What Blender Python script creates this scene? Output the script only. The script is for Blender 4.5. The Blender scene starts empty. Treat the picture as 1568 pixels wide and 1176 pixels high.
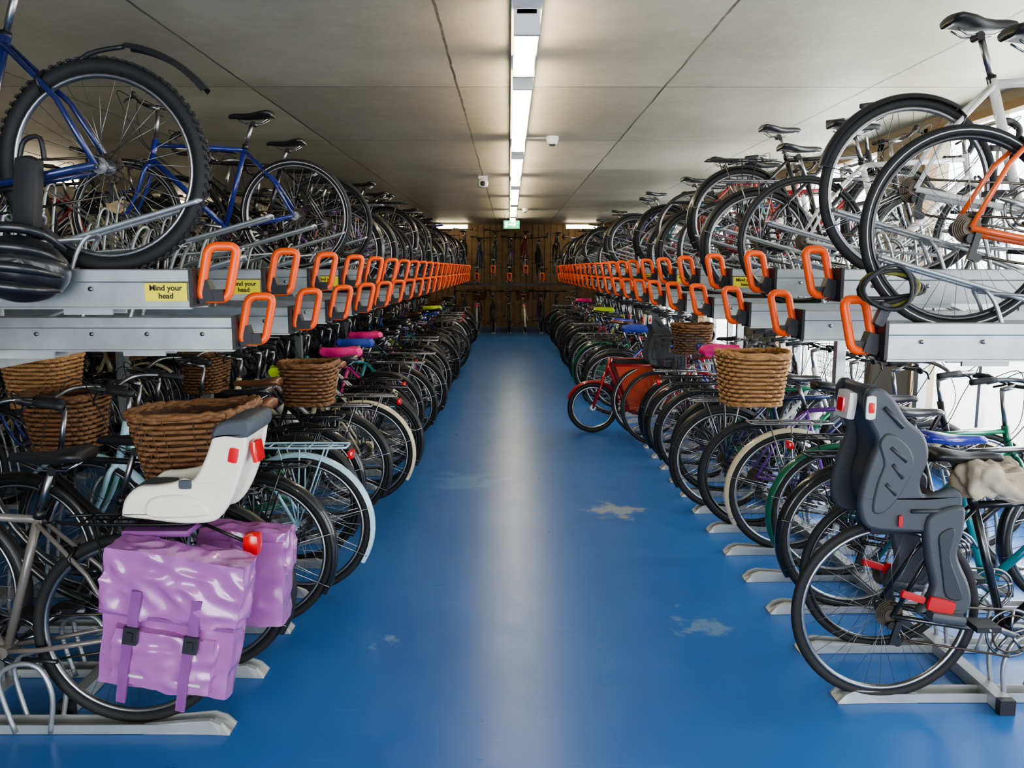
import bpy, math, random
from mathutils import Vector, Matrix, noise
from mathutils.geometry import tessellate_polygon
random.seed(11)
V=Vector; pi=math.pi; sin=math.sin; cos=math.cos
C=bpy.context.scene.collection
# ------------------------------------------------------------------ materials
MT={}
def M(name,col,rough=.5,metal=0,var=.15,scale=8,bump=0,coat=0,emis=0,trans=0):
    m=bpy.data.materials.new(name); m.use_nodes=True; nt=m.node_tree; n=nt.nodes; l=nt.links
    p=n['Principled BSDF']
    tc=n.new('ShaderNodeTexCoord'); nz=n.new('ShaderNodeTexNoise'); nz.inputs['Scale'].default_value=scale; nz.inputs['Detail'].default_value=4
    l.new(tc.outputs['Object'],nz.inputs['Vector'])
    mx=n.new('ShaderNodeMix'); mx.data_type='RGBA'
    mx.inputs[6].default_value=(*[max(0,c*(1-var)) for c in col],1); mx.inputs[7].default_value=(*[min(1,c*(1+var)) for c in col],1)
    l.new(nz.outputs['Fac'],mx.inputs[0]); l.new(mx.outputs[2],p.inputs['Base Color'])
    p.inputs['Roughness'].default_value=rough; p.inputs['Metallic'].default_value=metal
    p.inputs['Coat Weight'].default_value=coat
    if bump:
        bp=n.new('ShaderNodeBump'); bp.inputs['Strength'].default_value=bump; bp.inputs['Distance'].default_value=.01
        l.new(nz.outputs['Fac'],bp.inputs['Height']); l.new(bp.outputs['Normal'],p.inputs['Normal'])
    if emis:
        l.new(mx.outputs[2],p.inputs['Emission Color']); p.inputs['Emission Strength'].default_value=emis
    if trans: p.inputs['Transmission Weight'].default_value=trans
    MT[name]=m; return m
for nm,c in dict(blue=(.015,.03,.22),navy=(.012,.02,.10),red=(.35,.015,.015),green=(.01,.14,.07),teal=(.02,.2,.22),
                 silver=(.35,.35,.35),white=(.72,.72,.68),orange=(.75,.12,.02),black=(.012,.012,.013),bronze=(.16,.14,.12),
                 maroon=(.12,.01,.02),purple=(.12,.03,.2),cream=(.62,.54,.36),ltblue=(.40,.60,.68),grey=(.12,.12,.13)).items():
    M('paint_'+nm,c,.3,0.0,.08,5,0,.6)
def anypaint(name,cols):
    m=M(name,(.1,.1,.1),.3,0,.08,5,0,.6); n=m.node_tree.nodes; l=m.node_tree.links
    oi=n.new('ShaderNodeObjectInfo'); q=n.new('ShaderNodeValToRGB'); q.color_ramp.interpolation='CONSTANT'; e=q.color_ramp.elements
    while len(e)<len(cols): e.new(.5)
    for i,c in enumerate(cols): e[i].position=i/len(cols); e[i].color=(*c,1)
    l.new(oi.outputs['Random'],q.inputs[0]); l.new(q.outputs[0],n['Principled BSDF'].inputs['Base Color'])
anypaint('paint_any',[(.012,.012,.013),(.35,.015,.015),(.012,.012,.013),(.02,.05,.30),(.25,.25,.26),(.01,.16,.07),(.012,.012,.013),(.55,.04,.22),(.02,.22,.26),(.10,.01,.02),(.012,.012,.013),(.65,.65,.6),(.01,.02,.08),(.18,.05,.30),(.30,.30,.04)])
anypaint('saddle_any',[(.015,.014,.014),(.015,.014,.014),(.16,.06,.025),(.015,.014,.014),(.015,.014,.014),(.02,.02,.022),(.015,.014,.014),(.03,.04,.4),(.015,.014,.014),(.06,.05,.05),(.015,.014,.014),(.015,.014,.014)])
M('tire',(.014,.014,.014),.7,0,.3,30); M('tire_stripe',(.55,.55,.55),.5)
M('alu',(.32,.32,.32),.34,1,.1,20); M('chrome',(.5,.5,.5),.22,1,.05); M('spoke',(.28,.28,.28),.35,1,.05); M('darkmetal',(.05,.05,.05),.4,.8,.2)
M('chainm',(.10,.08,.06),.45,.8,.3,60)
M('rubber',(.02,.02,.02),.6); M('saddle_black',(.015,.014,.014),.42,0,.2,30); M('saddle_brown',(.16,.06,.025),.4)
M('cloth_pink',(.75,.03,.22),.6,0,.1); M('cloth_blue',(.03,.06,.35),.6); M('cloth_lime',(.5,.65,.03),.6); M('cloth_teal',(.02,.12,.2),.7)
M('redlens',(.6,.01,.01),.2,0,.05,5,0,.5,.12)
M('wicker',(.20,.095,.038),.6,0,.5,45,.4); M('wicker_dark',(.07,.032,.013),.7,0,.4,45,.4); M('wicker_light',(.40,.21,.08),.6,0,.45,45,.4)
M('galv',(.44,.46,.46),.42,.75,.25,14,.05); M('galv_light',(.45,.46,.45),.45,.6,.25,10)
M('handle_orange',(.90,.105,.008),.38,0,.06); M('plastic_black',(.02,.02,.022),.45)
M('seat_grey',(.055,.06,.068),.5,0,.15); M('seat_rib',(.03,.033,.037),.5); M('seat_cream',(.80,.76,.64),.4,0,.05); M('seat_pad',(.07,.08,.09),.7)
M('strap_red',(.45,.012,.015),.5)
M('pannier_purple',(.37,.13,.36),.22,0,.22,6,.25,.6); M('pannier_dark',(.22,.07,.24),.35,0,.1); M('buckle',(.03,.03,.035),.35)
M('sign_yellow',(.85,.72,.03),.5,0,.03); M('sign_ink',(.02,.02,.02),.6)
M('canvas',(.45,.38,.28),.8,0,.4,12,.3); M('white_fit',(.7,.7,.67),.4,0,.03)
M('tube_glow',(1,.86,.60),.5,0,.01,1,0,0,22); M('exit_green',(.02,.45,.25),.4,0,.03,1,0,0,1.2); M('exit_white',(.9,1,.95),.4,0,.01,1,0,0,2.5)
M('cargo_red',(.52,.07,.022),.5,0,.1,5); M('wood_dark',(.20,.125,.06),.7,0,.5,6,.2); M('frame_brown',(.22,.14,.06),.6,0,.2)
M('wall_paint',(.30,.25,.18),.85,0,.2,3,.1); M('helmet',(.015,.015,.017),.35,0,.1,5,0,.3); M('olive',(.16,.15,.02),.6)
M('outside_ground',(.6,.6,.55),.9)
# ------------------------------------------------------------------ builder
def cr(pts,n=6,closed=False):
    P=[V(p) for p in pts]; out=[]; N=len(P)
    rng=range(N) if closed else range(N-1)
    for i in rng:
        if closed: a,b,c,d=P[(i-1)%N],P[i],P[(i+1)%N],P[(i+2)%N]
        else: a,b,c,d=P[max(i-1,0)],P[i],P[i+1],P[min(i+2,N-1)]
        for k in range(n):
            t=k/n
            out.append(.5*((2*b)+(c-a)*t+(2*a-5*b+4*c-d)*t*t+(3*b-a-3*c+d)*t**3))
    if not closed: out.append(P[-1])
    return out
class MB:
    def __init__(s): s.v=[];s.f=[];s.m=[];s.s=[];s.mats=[];s.T=None
    def add(s,vs,fs,m,smooth=True):
        o=len(s.v)
        if m not in s.mats: s.mats.append(m)
        mi=s.mats.index(m)
        if s.T is not None: vs=[s.T@V(v) for v in vs]
        s.v.extend([tuple(v) for v in vs])
        for f in fs: s.f.append([i+o for i in f]); s.m.append(mi); s.s.append(smooth)
    def loft(s,rings,m,caps=True,closed=False,openring=False,smooth=True):
        n=len(rings[0]); vs=[p for r in rings for p in r]; fs=[]; R=len(rings)
        for i in range(R if closed else R-1):
            j=(i+1)%R
            for k in range(n-1 if openring else n):
                k2=(k+1)%n; fs.append((i*n+k,i*n+k2,j*n+k2,j*n+k))
        if caps and not closed and not openring:
            fs.append(tuple(range(n))[::-1]); fs.append(tuple((R-1)*n+k for k in range(n)))
        s.add(vs,fs,m,smooth)
    def tube(s,pts,r,m,seg=8,closed=False,flat=1.0,smooth=True):
        P=[V(p) for p in pts]; N=len(P); rings=[]; nrm=None
        for i in range(N):
            if closed: t=P[(i+1)%N]-P[(i-1)%N]
            else: t=P[min(i+1,N-1)]-P[max(i-1,0)]
            if t.length<1e-9: t=V((0,0,1))
            t.normalize()
            if nrm is None:
                a=V((0,1,0)) if abs(t.y)<.9 else V((1,0,0))
                nrm=(a-t*a.dot(t)).normalized()
            else:
                nrm=nrm-t*nrm.dot(t)
                nrm=nrm.normalized() if nrm.length>1e-6 else t.orthogonal().normalized()
            bn=t.cross(nrm); rr=r[i] if isinstance(r,(list,tuple)) else r
            rings.append([P[i]+(nrm*cos(2*pi*k/seg)*rr+bn*sin(2*pi*k/seg)*rr*flat) for k in range(seg)])
        s.loft(rings,m,True,closed,smooth=smooth)
    def torus(s,c,R,rr,ry,m,nM=56,nm=8):
        c=V(c); rings=[]
        for i in range(nM):
            a=2*pi*i/nM
            rings.append([c+V(((R+rr*cos(2*pi*k/nm))*cos(a),ry*sin(2*pi*k/nm),(R+rr*cos(2*pi*k/nm))*sin(a))) for k in range(nm)])
        s.loft(rings,m,False,True)
    def cylY(s,c,r,h,m,seg=16,r2=None):
        c=V(c); r2=r if r2 is None else r2
        s.loft([[c+V((q*cos(2*pi*k/seg),y,q*sin(2*pi*k/seg))) for k in range(seg)] for y,q in((-h/2,r),(h/2,r2))],m,smooth=False)
    def cylZ(s,c,r,h,m,seg=20,r2=None):
        c=V(c); r2=r if r2 is None else r2
        s.loft([[c+V((q*cos(2*pi*k/seg),q*sin(2*pi*k/seg),z)) for k in range(seg)] for z,q in((-h/2,r),(h/2,r2))],m,smooth=False)
    def box(s,c,d,m,rot=None):
        c=V(c); vs=[]
        for x in(-1,1):
            for y in(-1,1):
                for z in(-1,1):
                    p=V((x*d[0]/2,y*d[1]/2,z*d[2]/2))
                    if rot is not None: p=rot@p
                    vs.append(c+p)
        s.add(vs,[(0,1,3,2),(4,6,7,5),(0,4,5,1),(2,3,7,6),(0,2,6,4),(1,5,7,3)],m,False)
    def panel(s,poly,y0,y1,m,n=4,bev=.008):
        P=cr([(a,0,c) for a,c in poly],n,True)
        Q=[P[0]]
        for p in P[1:]:
            if (p-Q[-1]).length>.004: Q.append(p)
        if (Q[0]-Q[-1]).length<.004: Q.pop()
        P=Q; N=len(P); area=sum(P[i].x*P[(i+1)%N].z-P[(i+1)%N].x*P[i].z for i in range(N)); sg=1 if area>0 else -1
        nr=[]
        for i in range(N):
            t=(P[(i+1)%N]-P[(i-1)%N]).normalized(); nr.append(V((t.z,0,-t.x))*sg)
        d=1 if y1>y0 else -1
        def ring(y,ins): return [P[i]-nr[i]*ins+V((0,y,0)) for i in range(N)]
        rs=[ring(y0,bev*.5),ring(y0+d*bev*.5,0),ring(y1-d*bev,0),ring(y1-d*bev*.3,bev*.35),ring(y1,bev*.9)]
        s.loft(rs,m,False)
        tri=tessellate_polygon([P])
        for r_ in(rs[0],rs[-1]): s.add(r_,[tuple(t) for t in tri],m,False)
    def puff(s,c,d,m,rot=None,n=14,rd=.35,wr=.0,ws=6,seed=0,ridge=0):
        c=V(c)
        for ax in range(3):
            for sg in(-1,1):
                vs=[];fs=[]
                for i in range(n+1):
                    for j in range(n+1):
                        u=-1+2*i/n; w=-1+2*j/n
                        p=[0,0,0]; p[ax]=sg; p[(ax+1)%3]=u; p[(ax+2)%3]=w; p=V(p)
                        q=p.lerp(p.normalized()*1.25,rd)
                        q=V((q.x*d[0]/2,q.y*d[1]/2,q.z*d[2]/2))
                        if wr:
                            h=noise.noise(q*ws+V((seed,0,0)))+.5*noise.noise(q*ws*2.3+V((seed,5,0)))
                            q2=V((q.x*.6+q.z*.5,q.y,q.z-.3*q.x))
                            if ridge: h+=ridge*(.5-abs(noise.noise(q2*ws*1.5+V((seed,2,9)))))*1.6
                            q+=p.normalized()*h*wr
                        if rot is not None: q=rot@q
                        vs.append(c+q)
                for i in range(n):
                    for j in range(n):
                        a=i*(n+1)+j; f=(a,a+n+1,a+n+2,a+1)
                        fs.append(f if sg>0 else f[::-1])
                s.add(vs,fs,m)
    def mesh(s,name):
        me=bpy.data.meshes.new(name); me.from_pydata(s.v,[],s.f)
        me.polygons.foreach_set('material_index',s.m); me.polygons.foreach_set('use_smooth',s.s)
        for m in s.mats: me.materials.append(MT[m])
        me.update(); return me
def obj(me,name,mat=None,parent=None):
    o=bpy.data.objects.new(name,me); C.objects.link(o)
    if mat is not None: o.matrix_world=mat
    if parent: o.parent=parent
    return o
def RY(a): return Matrix.Rotation(a,3,'Y')
# ------------------------------------------------------------------ bicycle
def wheel(b,cx,R,tr,stripe=None,rim='alu',knob=False,cog=False,cz=None,n=32):
    cz=R if cz is None else cz; c=(cx,0,cz)
    b.torus(c,R-tr,tr,tr*.95,'tire',60,8)
    if stripe:
        for y in(-1,1): b.torus((cx,y*tr*.78,cz),R-tr*1.05,.005,.004,stripe,60,4)
    if knob:
        for i in range(72):
            a=2*pi*i/72
            for y in(-.012,0,.012):
                aa=a+(.02 if y==0 else 0)
                b.box((cx+(R+.001)*cos(aa),y,cz+(R+.001)*sin(aa)),(.008,.008,.014),'tire',RY(-aa))
    rr=R-2*tr-.004
    b.torus(c,rr,.010,.012,rim,60,6)
    for i in range(n):
        a=2*pi*i/n; sd=1 if i%2 else -1; off=.9*(1 if (i//2)%2 else -1)
        b.tube([(cx+.024*cos(a+off),sd*.03,cz+.024*sin(a+off)),(cx+rr*cos(a),0,cz+rr*sin(a))],.0011,'spoke',3)
    b.cylY(c,.014,.09,'alu'); b.cylY((cx,.03,cz),.027,.006,'alu'); b.cylY((cx,-.03,cz),.027,.006,'alu'); b.cylY(c,.006,.14,'darkmetal',8)
    if cog:
        for k in range(6): b.cylY((cx,-.036-.004*k,cz),.05-.005*k,.002,'chainm',20)
def guard(b,cx,cz,R,a0,a1,m,w=.026,n=30):
    prof=[(-w,-.012),(-w*.8,.0),(-w*.3,.006),(w*.3,.006),(w*.8,0),(w,-.012)]
    for off in(0,-.0025):
        rings=[]
        for i in range(n+1):
            a=math.radians(a0+(a1-a0)*i/n)
            rings.append([V((cx+(R+r+off)*cos(a),y,cz+(R+r+off)*sin(a))) for y,r in prof])
        b.loft(rings,m,False,False,True)
def saddle(b,x,z,m,wide=.085,L=.27):
    secs=[(-.13,.6,.0,.6),(-.125,.85,.012,.9),(-.10,1,.016,1),(-.05,.92,.008,1),(0,.55,.0,.95),(.05,.3,-.002,.9),(.10,.23,0,.8),(.13,.2,-.002,.7),(.142,.1,-.006,.4)]
    rings=[]
    for sx,w,dz,t in secs:
        W=wide*w; 
        rings.append([V((x+sx*L/.27,W*cos(a),z+dz+(.018*t*sin(a) if sin(a)>0 else .035*t*sin(a)*(.6+.4*abs(cos(a)))))) for a in [2*pi*k/14 for k in range(14)]])
    b.loft(rings,m)
    for y in(-.025,.025): b.tube([(x-.10,y,z-.02),(x-.06,y*.8,z-.045),(x+.04,y*.8,z-.045),(x+.11,y*.3,z-.015)],.0035,'chrome',5)
    b.cylY((x-.01,0,z-.048),.016,.05,'darkmetal',10)
def basket(b,c,w,d,h,m='wicker',m2='wicker_dark',taper=.78,ns=34,rows=13):
    c=V(c)
    def P(th,t,off=0):
        k=taper+(1-taper)*t
        x=math.copysign(abs(cos(th))**.55,cos(th)); y=math.copysign(abs(sin(th))**.55,sin(th))
        sag=.02*h*sin(2*th+1)*t
        return c+V(((w/2*k+off)*x,(d/2*k+off)*y,h*t+sag))
    for i in range(ns):
        th=2*pi*(i+.5)/ns
        b.tube([P(th,0),P(th,.5),P(th,1)],.0045,m2,4)
    for r in range(rows):
        t=(r+.5)/rows; pts=[]; 
        for i in range(ns*2):
            th=2*pi*(i+1)/(2*ns)
            off=.008*sin(pi*(i/2.0)+ (pi if r%2 else 0)+pi/4)
            pts.append(P(th,t+.012*noise.noise(V((i*.3,r*2.3,1))),off+.003*noise.noise(V((i*.7,r*1.3,0)))))
        b.tube(pts,h/rows*.43,m,5,True)
    for t,r_,ph in((1.0,.013,0),(1.03,.010,2),(0,.010,1)):
        pts=[P(2*pi*i/(ns*2),t+.01*sin(i*1.3+ph),.006*sin(i*1.9+ph)) for i in range(ns*2)]
        b.tube(pts,[r_*(1+.2*sin(i*2.1)) for i in range(ns*2)],m,6,True)
    ring=[P(2*pi*i/ns,.01,-.004) for i in range(ns)]; b.add(ring,[tuple(range(ns))],m2,False)
    b.loft([[P(2*pi*i/ns,t,-.012) for i in range(ns)] for t in(0,.97)],m2,False)
def wirebasket(b,c,w,d,h,m='plastic_black'):
    c=V(c)
    for t in(0,.2,.4,.6,.8,1):
        k=.8+.2*t
        b.tube([c+V((x*w/2*k,y*d/2*k,h*t)) for x,y in((-1,-1),(1,-1),(1,1),(-1,1))],.004 if t==1 else .0018,m,5,True)
    for i in range(11):
        u=-1+2*i/10
        for y in(-1,1): b.tube([c+V((u*w/2*.8,y*d/2*.8,0)),c+V((u*w/2,y*d/2,h))],.0016,m,4)
        for x in(-1,1): b.tube([c+V((x*w/2*.8,u*d/2*.8,0)),c+V((x*w/2,u*d/2,h))],.0016,m,4)
        b.tube([c+V((u*w/2*.8,-d/2*.8,0)),c+V((u*w/2*.8,d/2*.8,0))],.0016,m,4)
def bike(b,fr='paint_blue',kind='diamond',R=.345,tr=.019,gd=None,rack=None,bar='flat',sad='saddle_black',cg=None,stripe=None,rim='alu',
         knob=False,light=False,sh=.94,wire=False,wick=False,wide=.075,halfguard=False,bottle=False,fat=1.0,bag=None):
    BB=V((.44,0,.275))
    ST=V((.292,0,.76)) ; HT=V((.835,0,.80)); HB=V((.872,0,.66))
    if kind=='step': ST=V((.305,0,.70)); HT=V((.82,0,.86)); HB=V((.87,0,.66))
    wheel(b,0,R,tr,stripe,rim,knob,True); wheel(b,1.04,R,tr,stripe,rim,knob)
    b.tube([BB,ST],.0155*fat,fr,10); b.tube([HB,HT],.019*fat,fr,10)
    b.cylY(BB,.021,.075,fr); 
    tt=.014*fat
    if kind=='diamond':
        b.tube([ST-V((0,0,.02)),HT-V((-.008,0,.03))],tt,fr,10); b.tube([BB,HB+V((-.005,0,.03))],.0175*fat,fr,10)
    elif kind=='mixte':
        for s_ in(-1,1): b.tube([(.0,s_*.06,R+.005),(.35,s_*.02,.56),(HT.x+.005,s_*.012,HT.z-.04)],.008,fr,8)
        b.tube([BB,HB+V((-.005,0,.02))],.016,fr,10)
    else:
        b.tube(cr([BB+V((-.03,0,.14)),(.55,0,.42),(.72,0,.58),HT-V((-.015,0,.05))],5),.015,fr,10)
        b.tube(cr([BB,(.6,0,.36),(.76,0,.52),HB+V((0,0,.02))],5),.0165,fr,10)
    for s_ in(-1,1):
        b.tube([ST-V((0,0,.03))+V((0,s_*.018,0)),(.12,s_*.045,R+.21),(0,s_*.062,R)],.008*fat,fr,8)
        b.tube([BB+V((0,s_*.025,0)),(.3,s_*.045,.29),(0,s_*.062,R)],.0095*fat,fr,8)
        b.tube(cr([HB+V((.006,s_*.02,-.015)),(.895,s_*.052,.62),(.94,s_*.055,.5),(1.0,s_*.055,.39),(1.04,s_*.055,R)],4),[.013]*9+[.011]*4+[.009]*4,fr,8)
    b.tube([HB+V((.006,-.045,-.012)),HB+V((.006,.045,-.012))],.015,fr,8)
    sx=ST.x-(sh-ST.z)*.28
    b.tube([ST,(sx,0,sh-.04)],.0125,'alu',8); b.tube([ST-V((-.004,0,.015)),ST+V((-.004,0,.012))],.0185,'darkmetal',8)
    saddle(b,sx,sh,sad,wide)
    b.torus((BB.x,-.052,BB.z),.088,.006,.002,'alu',36,4); b.torus((BB.x,-.058,BB.z),.070,.004,.002,'chainm',30,4)
    for k in range(5):
        a=2*pi*k/5+.3; b.tube([BB+V((0,-.052,0)),BB+V((.085*cos(a),-.052,.085*sin(a)))],.006,'alu',5)
    ca=random.uniform(-.6,.8)
    for s_ in(-1,1):
        e=BB+V((s_*.17*cos(ca),s_*.085*1,s_*.17*sin(ca)))
        st_=BB+V((0,s_*.07,0)); b.tube([st_,e],[.013,.009],'alu',6)
        b.box(e+V((0,s_*.05,0)),(.085,.085,.02),'rubber'); b.tube([e,e+V((0,s_*.1,0))],.005,'chrome',5)
    b.tube([(0,-.05,R+.04),(BB.x,-.052,BB.z+.09)],.0045,'chainm',4)
    b.tube([(.02,-.05,R-.09),(BB.x,-.052,BB.z-.088)],.0045,'chainm',4)
    if not cg:
        b.box((.012,-.068,R-.06),(.022,.012,.09),'darkmetal',RY(.25)); b.cylY((.0,-.062,R-.035),.016,.012,'darkmetal',10); b.cylY((.024,-.062,R-.098),.016,.012,'darkmetal',10)
    else:
        P=cr([(-.05,-.066,R),(0,-.066,R+.06),(BB.x,-.066,BB.z+.115),(BB.x+.11,-.066,BB.z),(BB.x,-.066,BB.z-.11),(0,-.066,R-.06)],5,True)
        b.tube(P,.011,cg,6,True); 
        b.add([p+V((0,-.008,0)) for p in P],[tuple(range(len(P)))],cg,False)
    bz=1.0 if bar!='drop' else .93
    stp=HT+V((-.03*(bz-HT.z)/.2,0,bz-HT.z-.02)); cl=stp+V((.07,0,.02))
    b.tube([HT,stp],.012,'alu',8); b.tube([stp-V((.004,0,0)),cl],.013,'alu',8)
    for s_ in(-1,1):
        if bar=='flat':
            P=[cl,cl+V((0,s_*.08,.005)),cl+V((-.02,s_*.2,.02)),cl+V((-.05,s_*.29,.02))]; g=P[2:]
        elif bar=='sweep':
            P=cr([cl,cl+V((.03,s_*.1,.02)),cl+V((0,s_*.22,.05)),cl+V((-.1,s_*.27,.05)),cl+V((-.22,s_*.28,.035))],4); g=P[-5:]
        else:
            P=cr([cl,cl+V((0,s_*.19,0)),cl+V((.06,s_*.205,-.0)),cl+V((.10,s_*.21,-.05)),cl+V((.06,s_*.215,-.12)),cl+V((-.05,s_*.22,-.13))],5); g=P[6:]
        b.tube(P,.011,'alu' if bar!='flat' else 'darkmetal',8); b.tube(g,.016,'rubber',8)
        q=g[0]; b.tube(cr([q,q+V((.05,0,-.02)),q+V((.03,s_*.07,-.045))],4),.006,'darkmetal',6)
        b.tube(cr([q+V((.03,0,0)),q+V((.13,-s_*.06,.03)),HT+V((.10,s_*.03,.03)),HB+V((-.03,s_*.02,.05)),HB+V((-.2,s_*.018,-.08))],5),.0025,'rubber',4)
    for (x,z) in((.17,R+.27),(.905,R+.31)):
        for s_ in(-1,1): b.tube([(x,s_*.012,z+.03),(x+.01,s_*.045,z),(x,s_*.03,z-.04)],.007,'darkmetal',6)
    if gd:
        a0=-5 if not halfguard else 60
        guard(b,0,R,R+.012,a0,212 if not halfguard else 165,gd); guard(b,1.04,R,R+.012,48,205,gd)
        for s_ in(-1,1):
            for a in(165,205):
                a_=math.radians(a); b.tube([(0,s_*.055,R),((R+.012)*cos(a_),s_*.028,R+(R+.012)*sin(a_))],.0022,'chrome',4)
            a_=math.radians(195); b.tube([(1.04,s_*.055,R),(1.04+(R+.012)*cos(a_),s_*.028,R+(R+.012)*sin(a_))],.0022,'chrome',4)
    if rack:
        rz=2*R+.05
        for s_ in(-1,1):
            b.tube(cr([(.22,s_*.03,rz),(.12,s_*.055,rz),(-.12,s_*.06,rz),(-.24,s_*.05,rz)],3),.006,rack,6)
            for x in(-.14,-.02,.08): b.tube([(0,s_*.065,R+.01),(x,s_*.06,rz)],.004,rack,5)
        b.tube([(-.24,-.05,rz),(-.24,.05,rz)],.005,rack,6)
        for x in(-.16,-.06,.04,.13): b.tube([(x,-.056,rz),(x,.056,rz)],.004,rack,5)
        b.tube([(.1,0,rz),(-.22,0,rz)],.004,rack,5)
        b.tube([(.22,.03,rz),(ST.x-.02,.01,ST.z-.03)],.004,rack,5)
    if light:
        if rack: b.puff((-.255,0,2*R+.01),(.025,.07,.035),'redlens',n=4,rd=.3)
        elif gd: b.puff((-.26,0,2*R-.04),(.03,.04,.05),'redlens',n=4,rd=.3)
        else: b.puff((sx-.04,0,sh-.13),(.03,.035,.05),'redlens',n=4,rd=.3)
    if bag: b.puff((sx-.01,0,sh+.012),(.30,.19,.07),bag,None,10,.45,.012,14)
    if bottle: b.tube([(.56,0,.45),(.56+.12,0,.45+.15)],.034,'paint_white',10)
    if wire: wirebasket(b,(1.03,0,.80),.28,.36,.22); b.tube([(.93,.05,.8),(1.03,.055,R)],.004,'darkmetal',5)
    if wick: basket(b,(1.04,0,.78),.28,.38,.26)
    b.tube([(.36,.05,.26),(.22,.09,.27)],.008,'darkmetal',6)
def mkbike(name='bicycle_mesh',**k):
    b=MB(); bike(b,**k); return b.mesh(name)
specs=[dict(fr='paint_black',gd='paint_black',rack='paint_black',bar='sweep',kind='diamond',sad='saddle_any'),
 dict(fr='paint_blue',bar='flat',stripe='tire_stripe'),
 dict(fr='paint_any',gd='plastic_black',bar='flat',rack='alu',sad='saddle_any'),
 dict(fr='paint_red',bar='drop',gd=None,tr=.014,rim='alu',light=True),
 dict(fr='paint_green',gd='paint_green',kind='step',bar='sweep',rack='paint_black',sad='saddle_brown',cg='paint_green',wide=.1),
 dict(fr='paint_white',bar='drop',tr=.014,rim='paint_black',sad='saddle_black'),
 dict(fr='paint_any',gd='plastic_black',bar='flat',rack='paint_black',bottle=True,rim='darkmetal',sad='saddle_any'),
 dict(fr='paint_maroon',gd='paint_silver',kind='mixte',bar='sweep',rack='alu',sad='saddle_brown',wick=True,light=True),
 dict(fr='paint_any',kind='step',gd='plastic_black',bar='sweep',wire=True,sad='saddle_any',wide=.1,cg='paint_black'),
 dict(fr='paint_any',bar='flat',tr=.024,sad='saddle_any',rim='paint_black'),
 dict(fr='paint_navy',gd='plastic_black',halfguard=True,bar='flat',tr=.024,sad='saddle_any'),
 dict(fr='paint_any',gd='plastic_black',kind='step',bar='flat',rack='paint_black',wire=True,cg='plastic_black'),
 dict(fr='paint_cream',gd='paint_cream',kind='step',bar='sweep',rack='alu',sad='saddle_brown',wick=True,cg='paint_cream',wide=.1,light=True),
 dict(fr='paint_orange',bar='flat',tr=.02,bottle=True,sad='saddle_black'),
 dict(fr='paint_black',gd='paint_black',kind='step',bar='sweep',rack='chrome',sad='saddle_any',cg='paint_black',wide=.1),
 dict(fr='paint_any',bar='drop',tr=.016,rim='paint_black',sh=.90,R=.34,sad='saddle_any'),
 dict(fr='paint_any',kind='mixte',gd='plastic_black',bar='flat',rim='darkmetal',sad='saddle_any',rack='paint_black'),
 dict(fr='paint_any',R=.31,kind='step',gd='paint_black',bar='sweep',sh=.86,wide=.1,rim='darkmetal',sad='saddle_any'),
 dict(fr='paint_black',gd='paint_black',kind='step',bar='sweep',rack='paint_black',bag='cloth_pink',light=True),
 dict(fr='paint_any',gd='plastic_black',bar='flat',bag='cloth_blue'),
 dict(fr='paint_black',gd='plastic_black',kind='mixte',bar='sweep',bag='cloth_lime',rack='alu')]
BK=[mkbike('bicycle_mesh_%d'%i,**s) for i,s in enumerate(specs)]
def bmat(X,Y,z,left,lean=0,rz=0):
    return Matrix.Translation((X,Y,z))@Matrix.Rotation((pi if left else 0)+rz,4,'Z')@Matrix.Rotation(lean,4,'X')
def put(me,X,Y,z,left,name='bicycle',j=True):
    lean=random.uniform(-.05,.05) if j else 0; rz=random.uniform(-.03,.03) if j else 0
    return obj(me,name,bmat(X,Y,z,left,lean,rz))
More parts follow.
